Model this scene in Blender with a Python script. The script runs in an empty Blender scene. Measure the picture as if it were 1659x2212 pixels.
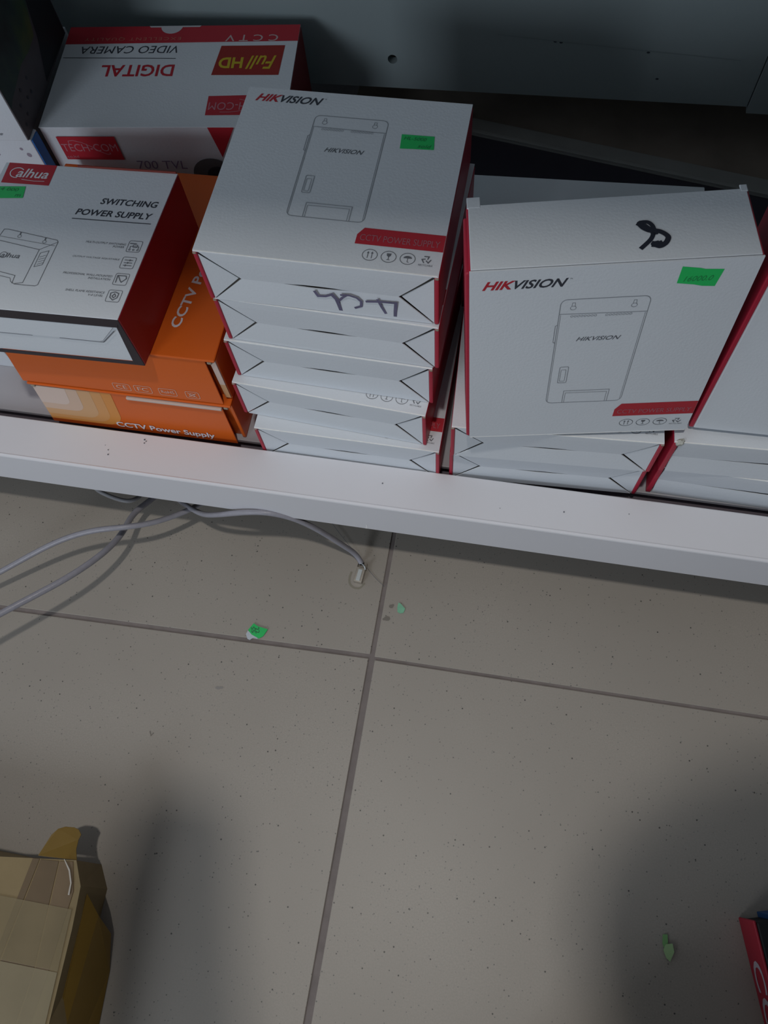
import bpy, bmesh, math, random
from mathutils import Vector, Matrix
random.seed(7)
SC = bpy.context.scene
COL = SC.collection

# ------------------------------------------------------------------ camera
ROT = Matrix(((0.98392, -0.13086, 0.12178), (0.16790, 0.91050, -0.37785), (-0.06144, 0.39222, 0.91782)))
cam_d = bpy.data.cameras.new('camera'); cam = bpy.data.objects.new('camera', cam_d); COL.objects.link(cam)
EX = ROT.col[0].normalized(); EZ = EX.cross(ROT.col[1]).normalized(); EY = EZ.cross(EX)
cam.matrix_world = Matrix(((EX.x, EY.x, EZ.x, 0), (EX.y, EY.y, EZ.y, 0), (EX.z, EY.z, EZ.z, 1.0), (0, 0, 0, 1)))
cam_d.sensor_fit = 'VERTICAL'; cam_d.sensor_height = 24.0; cam_d.lens = 24.0 * 1696.4 / 2212.0
cam_d.clip_start = 0.02
SC.camera = cam

# ------------------------------------------------------------------ light
SC.view_settings.view_transform = 'Standard'; SC.view_settings.look = 'None'
SC.view_settings.gamma = 1; SC.view_settings.use_curve_mapping = False
SC.view_settings.exposure = 0.02
w = bpy.data.worlds.new('room_ambient'); SC.world = w; w.use_nodes = True
w.node_tree.nodes['Background'].inputs[0].default_value = (0.80, 0.90, 1.0, 1)
w.node_tree.nodes['Background'].inputs[1].default_value = 0.44

def area(name, loc, target, sx, sy, watts, color):
    d = bpy.data.lights.new(name, 'AREA'); d.shape = 'RECTANGLE'; d.size = sx; d.size_y = sy; d.energy = watts; d.color = color
    o = bpy.data.objects.new(name, d); COL.objects.link(o); o.location = loc
    o.rotation_euler = (Vector(target) - Vector(loc)).to_track_quat('-Z', 'Y').to_euler()
    return o
area('ceiling_lamp', (-0.10, -0.10, 2.62), (-0.10, 0.05, 0), 0.08, 0.08, 15.0, (1.0, 0.955, 0.90))
area('front_fill_light', (-1.30, -1.9, 1.30), (-0.45, 0.4, 0.25), 0.7, 0.7, 17.5, (0.82, 0.90, 1.0))  # added fill from the front left, brightens the box fronts

# ------------------------------------------------------------------ materials
MATS = {}
def srgb(r, g, b):
    f = lambda c: (c / 255 / 12.92) if c / 255 <= 0.04045 else ((c / 255 + 0.055) / 1.055) ** 2.4
    return (f(r), f(g), f(b), 1)
def mat(name, col, rough=0.6, metal=0.0, var=0.0, vscale=30.0, bump=0.0, bscale=300.0, spec=0.4, trans=0.0, alpha=1.0):
    if name in MATS: return MATS[name]
    m = bpy.data.materials.new(name); m.use_nodes = True; nt = m.node_tree; b = nt.nodes['Principled BSDF']
    b.inputs['Base Color'].default_value = col; b.inputs['Roughness'].default_value = rough
    b.inputs['Metallic'].default_value = metal; b.inputs['Specular IOR Level'].default_value = spec
    b.inputs['Alpha'].default_value = alpha
    tc = nt.nodes.new('ShaderNodeTexCoord')
    if var > 0:
        n = nt.nodes.new('ShaderNodeTexNoise'); n.inputs['Scale'].default_value = vscale; n.inputs['Detail'].default_value = 4
        nt.links.new(tc.outputs['Object'], n.inputs['Vector'])
        mx = nt.nodes.new('ShaderNodeMix'); mx.data_type = 'RGBA'
        mx.inputs[6].default_value = tuple(c * (1 - var) for c in col[:3]) + (1,)
        mx.inputs[7].default_value = tuple(min(1, c * (1 + var)) for c in col[:3]) + (1,)
        nt.links.new(n.outputs['Fac'], mx.inputs[0]); nt.links.new(mx.outputs[2], b.inputs['Base Color'])
    if bump > 0:
        n2 = nt.nodes.new('ShaderNodeTexNoise'); n2.inputs['Scale'].default_value = bscale; n2.inputs['Detail'].default_value = 3
        nt.links.new(tc.outputs['Object'], n2.inputs['Vector'])
        bp = nt.nodes.new('ShaderNodeBump'); bp.inputs['Strength'].default_value = bump; bp.inputs['Distance'].default_value = 0.001
        nt.links.new(n2.outputs['Fac'], bp.inputs['Height']); nt.links.new(bp.outputs['Normal'], b.inputs['Normal'])
    MATS[name] = m
    return m

WHITE = mat('white_card', (0.665, 0.705, 0.75, 1), 0.55, var=0.03, vscale=8, bump=0.15, bscale=400)
WORNHI = mat('worn_white_highlight', (0.86, 0.87, 0.86, 1), 0.8, var=.15, vscale=150)
GAPSHADE = mat('painted_gap_shade', (0.10, 0.09, 0.08, 1), 0.9)
RED = mat('red_card', (0.42, 0.018, 0.045, 1), 0.45, var=0.06, vscale=25, bump=0.1)
KRAFT_EDGE = mat('raw_card_edge', (0.30, 0.26, 0.20, 1), 0.8, var=0.25, vscale=150)
INK = mat('dark_print', (0.035, 0.04, 0.055, 1), 0.5)
INKGREY = mat('grey_print', (0.26, 0.28, 0.31, 1), 0.5)
INKMID = mat('mid_grey_print', (0.13, 0.14, 0.16, 1), 0.5)
INKRED = mat('red_print', (0.45, 0.02, 0.035, 1), 0.5)
INKPINK = mat('faded_white_print', (0.50, 0.20, 0.24, 1), 0.5)
INKBAN = mat('faded_banner_print', (0.38, 0.13, 0.16, 1), 0.5)
INKWHITE = mat('white_print', (0.72, 0.70, 0.74, 1), 0.5)
GREEN = mat('green_sticker', (0.02, 0.55, 0.13, 1), 0.5, var=0.08, vscale=60)
GREENINK = mat('sticker_handwriting', (0.02, 0.26, 0.08, 1), 0.5)
DAHRED = mat('crimson_card', (0.30, 0.008, 0.018, 1), 0.4, var=0.06)
BLACKCARD = mat('black_card', (0.028, 0.022, 0.028, 1), 0.4, var=0.1)
ORANGE = mat('orange_card', (0.66, 0.12, 0.012, 1), 0.36, var=0.05, vscale=12, bump=0.12, bscale=120)
SHELF = mat('white_painted_metal', (0.74, 0.74, 0.78, 1), 0.42, var=0.03, vscale=5, bump=0.05, bscale=150)
SHELFG = mat('grey_painted_metal', (0.42, 0.42, 0.45, 1), 0.5, var=0.06, vscale=9)

# ------------------------------------------------------------------ mesh helpers
def tag(o, label=None, cat=None, group=None, kind=None):
    for k, v in (('label', label), ('category', cat), ('group', group), ('kind', kind)):
        if v: o[k] = v
    return o
def finish(bm, name, m, parent=None, bevel=0, segs=2, smooth=False):
    me = bpy.data.meshes.new(name); bmesh.ops.recalc_face_normals(bm, faces=bm.faces); bm.to_mesh(me); bm.free()
    me.materials.append(m); o = bpy.data.objects.new(name, me); COL.objects.link(o)
    if parent: o.parent = parent
    if smooth:
        for p in me.polygons: p.use_smooth = True
    if bevel:
        b = o.modifiers.new('bevel', 'BEVEL'); b.width = bevel; b.segments = segs; b.limit_method = 'ANGLE'; b.angle_limit = 0.6
    return o
def thing(name, loc, rz, label, cat, group=None):
    o = bpy.data.objects.new(name, None); COL.objects.link(o); o.empty_display_size = 0.02
    o.location = loc; o.rotation_euler = (0, 0, rz)
    return tag(o, label, cat, group)
def hexa(bm, c):
    """c: 8 corners, bottom ring then top ring"""
    v = [bm.verts.new(p) for p in c]
    for f in ((0, 3, 2, 1), (4, 5, 6, 7), (0, 1, 5, 4), (1, 2, 6, 5), (2, 3, 7, 6), (3, 0, 4, 7)): bm.faces.new([v[i] for i in f])
def bx(bm, x0, x1, y0, y1, z0, z1):
    hexa(bm, [(x0, y0, z0), (x1, y0, z0), (x1, y1, z0), (x0, y1, z0), (x0, y0, z1), (x1, y0, z1), (x1, y1, z1), (x0, y1, z1)])
def box(name, m, parent, *a, bevel=0.0006, segs=2):
    bm = bmesh.new(); bx(bm, *a); return finish(bm, name, m, parent, bevel, segs)
def prism(bm, pts, d):
    """pts: 3D outline, extruded by vector d"""
    d = Vector(d); a = [bm.verts.new(p) for p in pts]; b = [bm.verts.new(Vector(p) + d) for p in pts]; n = len(pts)
    bm.faces.new(a); bm.faces.new(b[::-1])
    for i in range(n): bm.faces.new((a[i], a[(i + 1) % n], b[(i + 1) % n], b[i]))
def tube(name, pts, r, m, parent=None, label=None, cat=None, res=10, order=4):
    cd = bpy.data.curves.new(name, 'CURVE'); cd.dimensions = '3D'; sp = cd.splines.new('NURBS'); sp.points.add(len(pts) - 1)
    for p, q in zip(sp.points, pts): p.co = (*q, 1)
    sp.use_endpoint_u = True; sp.order_u = order; sp.resolution_u = res; cd.bevel_depth = r; cd.bevel_resolution = 4; cd.use_fill_caps = True
    t = bpy.data.objects.new(name, cd); COL.objects.link(t); dg = bpy.context.evaluated_depsgraph_get()
    me = bpy.data.meshes.new_from_object(t.evaluated_get(dg)); bpy.data.objects.remove(t)
    for p in me.polygons: p.use_smooth = True
    me.materials.clear(); me.materials.append(m); o = bpy.data.objects.new(name, me); COL.objects.link(o)
    if parent: o.parent = parent
    return tag(o, label, cat)

class Print:
    """Ink on a flat face: origin, reading direction and up direction in the parent's own coordinates."""
    def __init__(s, o, ex, ey, lift=0.0002):
        s.o = Vector(o); s.ex = Vector(ex).normalized(); s.ey = Vector(ey).normalized(); s.n = s.ex.cross(s.ey).normalized(); s.lift = lift; s.bm = bmesh.new()
    def p(s, x, y, l=0):
        return s.o + s.ex * x + s.ey * y + s.n * (s.lift + l)
    def poly(s, pts, l=0):
        s.lift += 0.000006
        s.bm.faces.new([s.bm.verts.new(s.p(x, y, l)) for x, y in pts]); return s
    def line(s, pts, w=0.0006, closed=False):
        """one continuous ribbon with mitred joints"""
        q = [pts[0]]
        for p in pts[1:]:
            if math.hypot(p[0] - q[-1][0], p[1] - q[-1][1]) > 1e-6: q.append(p)
        if closed and math.hypot(q[0][0] - q[-1][0], q[0][1] - q[-1][1]) < 1e-6: q.pop()
        n = len(q); L, R = [], []; s.lift += 0.000006
        if n < 2: return s
        def dr(a, b):
            l = math.hypot(b[0] - a[0], b[1] - a[1]); return ((b[0] - a[0]) / l, (b[1] - a[1]) / l)
        for i in range(n):
            if closed: d0, d1 = dr(q[i - 1], q[i]), dr(q[i], q[(i + 1) % n])
            else: d0 = dr(q[i - 1], q[i]) if i else dr(q[0], q[1]); d1 = dr(q[i], q[i + 1]) if i < n - 1 else d0
            nx, ny = -(d0[1] + d1[1]), d0[0] + d1[0]; l = math.hypot(nx, ny)
            if l < 0.2: nx, ny, k = -d1[1], d1[0], 1.0
            else: nx, ny = nx / l, ny / l; k = min(1.8, 2.0 / l)
            x, y = q[i]
            if not closed and i == 0: x, y = x - d1[0] * w * .4, y - d1[1] * w * .4
            if not closed and i == n - 1: x, y = x + d0[0] * w * .4, y + d0[1] * w * .4
            L.append(s.bm.verts.new(s.p(x + nx * w / 2 * k, y + ny * w / 2 * k))); R.append(s.bm.verts.new(s.p(x - nx * w / 2 * k, y - ny * w / 2 * k)))
        for i in range(n if closed else n - 1):
            j = (i + 1) % n; s.bm.faces.new((L[i], R[i], R[j], L[j]))
        return s
    def ring(s, cx, cy, r, w=0.0006, n=28, sq=1.0):
        return s.line([(cx + r * math.cos(i * 2 * math.pi / n), cy + sq * r * math.sin(i * 2 * math.pi / n)) for i in range(n)], w, True)
    def disc(s, cx, cy, r, n=16, sq=1.0):
        return s.poly([(cx + r * math.cos(i * 2 * math.pi / n), cy + sq * r * math.sin(i * 2 * math.pi / n)) for i in range(n)])
    def text(s, body, x, y, wd, ht, shear=0.0, bold=0.0, space=1.0, cut=None):
        cd = bpy.data.curves.new('t', 'FONT'); cd.body = body; cd.shear = shear; cd.offset = bold; cd.space_character = space; cd.resolution_u = 3
        t = bpy.data.objects.new('t', cd); COL.objects.link(t); dg = bpy.context.evaluated_depsgraph_get()
        me = bpy.data.meshes.new_from_object(t.evaluated_get(dg)); bpy.data.objects.remove(t)
        xs = [v.co.x for v in me.vertices]; ys = [v.co.y for v in me.vertices]
        x0, x1 = min(xs), max(xs); y0, y1 = min(0, 0) if min(ys) > -0.1 else min(ys), max(ys)
        vs = [s.bm.verts.new(s.p(x + (v.co.x - x0) / (x1 - x0) * wd, y + (v.co.y - y0) / (y1 - y0) * ht)) for v in me.vertices]
        for pl in me.polygons:
            try: s.bm.faces.new([vs[i] for i in pl.vertices])
            except ValueError: pass
        bpy.data.meshes.remove(me); return s
    def done(s, name, m, parent, label=None):
        me = bpy.data.meshes.new(name)
        for f in s.bm.faces:
            f.normal_update()
            if f.normal.dot(s.n) < 0: f.normal_flip()
        s.bm.to_mesh(me); s.bm.free(); me.materials.append(m)
        o = bpy.data.objects.new(name, me); COL.objects.link(o); o.parent = parent
        if label: o['label'] = label
        return o

def smooth(pts, n=6):
    P_ = [pts[0]] + list(pts) + [pts[-1]]; out = []
    for i in range(1, len(P_) - 2):
        a, b, c, d = P_[i - 1:i + 3]
        for k in range(n):
            t = k / n
            out.append(tuple(0.5 * (2 * b[j] + (c[j] - a[j]) * t + (2 * a[j] - 5 * b[j] + 4 * c[j] - d[j]) * t * t + (3 * b[j] - a[j] - 3 * c[j] + d[j]) * t ** 3) for j in (0, 1)))
    return out + [pts[-1]]
def rrect(x0, x1, y0, y1, r, n=4):
    out = []
    for cx, cy, a0 in ((x1 - r, y1 - r, 0), (x0 + r, y1 - r, 90), (x0 + r, y0 + r, 180), (x1 - r, y0 + r, 270)):
        for i in range(n + 1):
            a = math.radians(a0 + 90 * i / n); out.append((cx + r * math.cos(a), cy + r * math.sin(a)))
    return out

# ================================================================== SETTING
def floor_material():
    m = bpy.data.materials.new('speckled_tile'); m.use_nodes = True; nt = m.node_tree; b = nt.nodes['Principled BSDF']
    N, L = nt.nodes, nt.links
    tc = N.new('ShaderNodeTexCoord')
    def noise(sc, det=3):
        n = N.new('ShaderNodeTexNoise'); n.inputs['Scale'].default_value = sc; n.inputs['Detail'].default_value = det
        L.new(tc.outputs['Object'], n.inputs['Vector']); return n.outputs['Fac']
    def mix(f, a, c):
        mx = N.new('ShaderNodeMix'); mx.data_type = 'RGBA'; L.new(f, mx.inputs[0])
        for s, v in ((6, a), (7, c)):
            if isinstance(v, tuple): mx.inputs[s].default_value = v
            else: L.new(v, mx.inputs[s])
        return mx.outputs[2]
    def ramp(f, a, c):
        r = N.new('ShaderNodeMapRange'); r.inputs[1].default_value = a; r.inputs[2].default_value = c; L.new(f, r.inputs[0]); r.clamp = True
        return r.outputs[0]
    base = mix(ramp(noise(5), 0.35, 0.65), (0.350, 0.312, 0.276, 1), (0.388, 0.348, 0.308, 1))
    base = mix(ramp(noise(500, 2), 0.3, 0.7), (0.34, 0.315, 0.275, 1), base)
    col = base
    for sc, thr, keep, dark in ((95, 0.115, 0.72, 0.07), (150, 0.15, 0.74, 0.13), (230, 0.20, 0.68, 0.22)):
        v = N.new('ShaderNodeTexVoronoi'); v.inputs['Scale'].default_value = sc; L.new(tc.outputs['Object'], v.inputs['Vector'])
        near = ramp(v.outputs['Distance'], thr, thr * 0.55)
        s = N.new('ShaderNodeSeparateColor'); L.new(v.outputs['Color'], s.inputs[0])
        on = ramp(s.outputs[0], keep, keep + 0.02)
        mu = N.new('ShaderNodeMath'); mu.operation = 'MULTIPLY'; L.new(near, mu.inputs[0]); L.new(on, mu.inputs[1])
        col = mix(mu.outputs[0], col, (dark, dark * 0.98, dark * 0.9, 1))
    L.new(col, b.inputs['Base Color']); b.inputs['Roughness'].default_value = 0.42; b.inputs['Specular IOR Level'].default_value = 0.35
    return m
TILE = floor_material()
GROUT = mat('grout', (0.215, 0.185, 0.175, 1), 0.9, var=0.30, vscale=45, bump=0.5, bscale=120)
bm = bmesh.new()
T = 0.008
xl, xr = -0.1132, -0.1132
tiles = [
    ((-0.716, 0.1995), (-0.1168, 0.2128), (-0.1148, 0.812), (-0.716, 0.812)),          # upper left
    ((-0.1108, 0.2104), (0.487, 0.2130), (0.487, 0.812), (-0.1098, 0.812)),            # upper right
    ((-0.716, -0.395), (-0.1178, -0.395), (-0.1180, 0.2070), (-0.716, 0.1935)),        # lower left
    ((-0.1092, -0.395), (0.487, -0.395), (0.487, 0.2088), (-0.1098, 0.2062)),          # lower right
]
for ix in range(-4, 5):
    for iy in range(-6, 3):
        x0 = -0.716 + (ix + 1) * 0.6038; y0 = -0.395 + iy * 0.606
        if ix in (-1, 0) and iy in (0, 1): continue
        tiles.append(((x0, y0), (x0 + 0.598, y0), (x0 + 0.598, y0 + 0.600), (x0, y0 + 0.600)))
tiles = [t for t in tiles]
for t in tiles: prism(bm, [(x, y, -T) for x, y in t], (0, 0, T))
floor = finish(bm, 'floor', TILE, None, 0.0008, 2); tag(floor, kind='structure')
g = box('grout', GROUT, floor, -3.0, 2.6, -4.0, 1.6, -0.02, -0.0016, bevel=0)
wall = box('wall_back', mat('grey_wall', (0.07, 0.065, 0.06, 1), 0.9, var=0.1), None, -3.0, 2.6, 1.12, 1.2, 0, 2.7, bevel=0); tag(wall, kind='structure')
wr = box('blocker_wall_right', mat('blocker_wall_paint', (0.10, 0.10, 0.10, 1), 0.9), None, 1.35, 1.43, -4.0, 1.12, 0, 2.7, bevel=0); tag(wr, kind='structure')  # unseen dark wall added to cut ambient light from the right
ceil = box('ceiling', mat('ceiling_white', (0.6, 0.6, 0.6, 1), 0.9), None, -3.0, 2.6, -4.0, 1.2, 2.7, 2.76, bevel=0); tag(ceil, kind='structure')

# ------------------------------------------------------------------ shelving unit
SH = thing('shelf_deck', (0, 0, 0), 0, 'low white metal shelf with raised front rail that carries all the product boxes', 'shelf')
YS = -0.0068
def ys(x, y): return y + YS * x
# front rail: formed metal section with a thin raised seam
bm = bmesh.new()
prof = [(0.3362, 0.122), (0.3362, 0.1885), (0.3368, 0.1900), (0.3392, 0.1912), (0.3405, 0.1906), (0.3885, 0.1908), (0.3895, 0.1900), (0.3895, 0.160), (0.3880, 0.160), (0.3880, 0.1888), (0.3390, 0.1888), (0.3378, 0.1880), (0.3378, 0.1225), (0.3370, 0.122)]
xa, xb = -1.3, 1.2
a = [bm.verts.new((xa, ys(xa, y), z)) for y, z in prof]; b = [bm.verts.new((xb, ys(xb, y), z)) for y, z in prof]
for i in range(len(prof)):
    j = (i + 1) % len(prof); bm.faces.new((a[i], a[j], b[j], b[i]))
bm.faces.new(a); bm.faces.new(b[::-1])
finish(bm, 'front_rail', SHELF, SH)
bm = bmesh.new(); hexa(bm, [(xa, ys(xa, .4045), .172), (xb, ys(xb, .4045), .172), (xb, 1.08, .172), (xa, 1.08, .172), (xa, ys(xa, .4045), .178), (xb, ys(xb, .4045), .178), (xb, 1.08, .178), (xa, 1.08, .178)])
finish(bm, 'deck', SHELFG, SH, 0.001)
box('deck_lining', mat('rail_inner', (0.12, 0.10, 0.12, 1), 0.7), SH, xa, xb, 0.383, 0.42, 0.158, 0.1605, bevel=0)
for x in (-1.25, 1.1):
    o = box('shelf_upright', SHELF, None, x, x + 0.04, 1.082, 1.118, 0, 2.1); tag(o, 'white metal upright post behind the %s end of the shelves' % ('left' if x < 0 else 'right'), 'post')
    box('foot', SHELF, SH, x, x + 0.04, 0.36, 0.88, 0, 0.158)
o = box('upper_shelf', SHELF, None, -1.3, 1.2, 0.115, 1.08, 1.75, 1.78); tag(o, 'white upper shelf board above the boxes, outside the picture', 'shelf')
# back panels
PANEL = mat('panel_paint', (0.26, 0.31, 0.32, 1), 0.5, var=0.06, vscale=6, bump=0.1, bscale=60)
def panel(x0, x1, y, zb0, zb1, zt, label, holes=()):
    bm = bmesh.new(); edges = []
    out = [(x0, y, zb0), (x1, y, zb1), (x1, y, zt), (x0, y, zt)]
    v = [bm.verts.new(p) for p in out]; edges += [bm.edges.new((v[i], v[(i + 1) % 4])) for i in range(4)]
    for hx, hz, r in holes:
        c = [bm.verts.new((hx + r * math.cos(k * math.pi / 10), y, hz + r * math.sin(k * math.pi / 10))) for k in range(20)]
        edges += [bm.edges.new((c[i], c[(i + 1) % 20])) for i in range(20)]
    r = bmesh.ops.triangle_fill(bm, edges=edges, use_beauty=True)
    faces = [f for f in bm.faces]
    e = bmesh.ops.extrude_face_region(bm, geom=faces)
    for g_ in e['geom']:
        if isinstance(g_, bmesh.types.BMVert): g_.co.y += 0.012
    return tag(finish(bm, 'back_panel', PANEL, None), label, 'panel')
BP = panel(-1.29, 0.2577, 0.900, 0.2560, 0.2765, 1.74, 'wide grey green metal back panel with a round hole, behind the boxes', holes=[(-0.1856, 0.3111, 0.0062)])
panel(0.2590, 1.19, 0.896, 0.2705, 0.285, 1.74, 'second back panel cut off by the right edge, right of the narrow seam')
for px, pz in ((0.0135, 0.3475), (0.0205, 0.3468), (0.1235, 0.3405), (0.1420, 0.3070)):
    bm = bmesh.new(); bmesh.ops.create_circle(bm, cap_ends=True, radius=0.0016, segments=8)
    o = finish(bm, 'scratch', INK, BP); o.rotation_euler = (math.pi / 2, 0, 0); o.location = (px, 0.8995, pz); o.scale = (1.3, 0.8, 1)
Print((0, .8995, 0), (1, 0, 0), (0, 0, 1)).line([(-.055, .3525), (.02, .3480), (.12, .3425), (.23, .3372)], .0009).done('crease', mat('panel_crease', (.225, .27, .28, 1), .6), BP)
# chip of bare metal and dirt specks on the rail
Print((-0.1335, ys(-.13, .3362), 0.1225), (1, 0, 0), (0, 0, 1)).poly([(-.0016, 0), (.0008, 0), (.0013, .006), (.0012, .0125), (.0002, .0128), (-.0001, .004), (-.0022, .0022)]).done('paint_chip', mat('bare_chip', (0.95, 0.95, 0.95, 1), 0.5), SH)
for x, y, r in ((-.4065, .382, .0011), (-.404, .3802, .0008), (-.4055, .3775, .0009), (-.4465, .3625, .0008), (-.4448, .3565, .001), (-.452, .368, .0005), (-.115, .367, .0009), (.09, .362, .0009), (.16, .370, .0006), (.02, .356, .0005)):
    Print((0, 0, 0.1912), (1, 0, 0), (0, 1, 0)).disc(x, ys(x, y), r, 7).done('dirt_speck', INKMID, SH)

o = box('gap_shade_card', mat('gap_shade_navy', (.018, .018, .028, 1), .6), None, -.0535, -.0215, .5890, .5935, .178, .372, bevel=.0004); tag(o, 'narrow dark card added to deepen the shade in the gap between the tall stack and the upright marked box', 'card')  # dark card put in to stand for the shade in this gap
# stuff behind the boxes
BROWN = mat('dusty_brown_board', (0.27, 0.235, 0.20, 1), 0.9, var=0.35, vscale=14, bump=0.4, bscale=40)
o = box('dusty_board', BROWN, None, -0.26, 0.95, 0.70, 1.06, 0.178, 0.184); tag(o, 'dusty dark brown board lying on the deck under the back panel', 'board')
o = thing('metal_strip', (0.1152, 0.8950, 0.1905), math.radians(-10.6), 'grey metal strip lying askew at the back of the deck', 'metal strip')
STRIPM = mat('dull_strip', (0.30, 0.31, 0.30, 1), 0.5, metal=0.0, var=0.2, vscale=20)
box('base_flange', STRIPM, o, -0.36, 0.36, -0.016, 0.014, 0.0, 0.003); box('raised_rib', STRIPM, o, -0.36, 0.36, -0.016, -0.010, 0.003, 0.007)

# ================================================================== MAILER BOXES
def mailer(name, W, D, h, label, cat, group=None, loc=(0, 0, 0), rz=0, prints=True, vs=1.0, tl=0.0035, tr=0.0035, apex=0.031, slot=(0.072, 0.132), zig=True, slot_open=0.0016):
    t = thing(name, loc, rz, label, cat, group)
    bm = bmesh.new(); bx(bm, 0.001, W - 0.001, 0.0065, D, 0.0, h - 0.0022); finish(bm, 'tray', WHITE, t, 0.0006)
    for s, (a0, a1) in enumerate(((0, tl), (W - tr, W))):
        bm = bmesh.new()
        o_ = -0.0006 if s == 0 else 0.0006
        if s == 0: a0 += o_
        else: a1 += o_
        bx(bm, a0, a1, -0.0002, D - 0.001, 0.0005, h - 0.0014); finish(bm, 'side_wall', RED, t, 0.0012, 2)
    # lid with rounded front fold
    bm = bmesh.new()
    pr = [(0.0004, h - 0.0017), (0.0003, h - 0.0011), (0.0007, h - 0.0004), (0.0016, h), (D, h), (D, h - 0.0012), (0.0030, h - 0.0013), (0.0018, h - 0.0017)]
    a = [bm.verts.new((0, y, z)) for y, z in pr]; b = [bm.verts.new((W, y, z)) for y, z in pr]
    for i in range(len(pr)):
        j = (i + 1) % len(pr); bm.faces.new((a[i], a[j], b[j], b[i]))
    bm.faces.new(a); bm.faces.new(b[::-1]); lid = finish(bm, 'lid', WHITE, t, 0)
    box('worn_edge_highlight', WORNHI, t, .0006, W - .0006, .0003, .0013, h - .0009, h + .00008, bevel=.0002)  # whiter strip on the fold: wear plus a painted ridge highlight
    # front tuck panel: two bent halves with a thumb slot between
    x0, x1 = tl + 0.0002, W - tr - 0.0002; zt = h - 0.0012; zm = 0.46 * h; g_ = 0.0010; ins = 0.0028
    ax, bxx = x0 + apex, x1 - apex
    if not zig: ax, bxx = x0 + 0.0005, x1 - 0.0005
    n = 8; s0, s1 = slot
    up = [(s0 + (s1 - s0) * i / n, zm + slot_open * math.sin(math.pi * i / n)) for i in range(n + 1)]
    lo = [(s0 + (s1 - s0) * i / n, zm - slot_open * math.sin(math.pi * i / n)) for i in range(n + 1)]
    def yy(z): return ins * max(0, 1 - abs(z - zm) / (0.5 * h)) ** 1.3
    def sheet(bm, pts):
        prism(bm, [(x, yy(z) + 0.0002, z) for x, z in pts], (0, 0.0010, 0))
    def sheet2(bm, rows):
        """rows: list of (z, [x...]) bent sheet, quads between rows"""
        f = [[bm.verts.new((x, yy(z) + 0.0002, z)) for x, z in r] for r in rows]
        k = [[bm.verts.new((x, yy(z) + 0.0012, z)) for x, z in r] for r in rows]
        R_, C_ = len(rows), len(rows[0])
        for i in range(R_ - 1):
            for j in range(C_ - 1):
                bm.faces.new((f[i][j], f[i][j + 1], f[i + 1][j + 1], f[i + 1][j])); bm.faces.new((k[i][j], k[i + 1][j], k[i + 1][j + 1], k[i][j + 1]))
        for i in range(R_ - 1):
            bm.faces.new((f[i][0], f[i + 1][0], k[i + 1][0], k[i][0])); bm.faces.new((f[i][-1], k[i][-1], k[i + 1][-1], f[i + 1][-1]))
        for j in range(C_ - 1):
            bm.faces.new((f[0][j], k[0][j], k[0][j + 1], f[0][j + 1])); bm.faces.new((f[-1][j], f[-1][j + 1], k[-1][j + 1], k[-1][j]))
    box('gap_shadow_board', GAPSHADE, t, tl + .0004, W - tr - .0004, .0052, .0058, .0008, h - .0026, bevel=0)  # dark board behind the front slits, coloured as the shade in the gaps
    bm = bmesh.new()
    def rows(z_edge, xl_e, xr_e, mid):
        R_ = []
        for q in range(5):
            u = q / 4
            r = []
            cols = [ax] + [m_[0] for m_ in mid] + [bxx]
            zs_ = [zm] + [m_[1] for m_ in mid] + [zm]
            W0 = bxx - ax
            for c_, z_ in zip(cols, zs_):
                fr = (c_ - ax) / W0; xe = xl_e + (xr_e - xl_e) * fr
                r.append((c_ + (xe - c_) * u, z_ + (z_edge - z_) * u))
            R_.append(r)
        return R_
    sheet2(bm, rows(zt, x0 + g_, x1 - g_ if zig else x1 - g_, up))
    sheet2(bm, rows(0.0006, x0 + g_, x1 - g_, lo))
    finish(bm, 'front_panel', WHITE, t, 0)
    if zig:
        for sx, xe, ap in ((0, x0, ax), (1, x1, bxx)):
            e = 1 if sx == 0 else -1
            bm = bmesh.new()
            P = [(xe, zt - 0.0036), (ap - e * 0.0030, zm - .0002), (xe, 0.0010)]
            vs_ = []
            for x, z in P: vs_.append((x, 0.0010 if x == xe else yy(zm) + 0.0010, z))
            prism(bm, vs_, (0, 0.0008, 0)); finish(bm, 'corner_flap', WHITE, t, 0)
        for xe in (0.0012, W - 0.0012):
            box('worn_corner', KRAFT_EDGE, t, xe - 0.0016, xe + 0.0016, -0.0006, 0.0016, h - 0.0038, h - 0.0018, bevel=0.0006)
    if prints: box_prints(t, W, D, h, vs)
    return t

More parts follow.
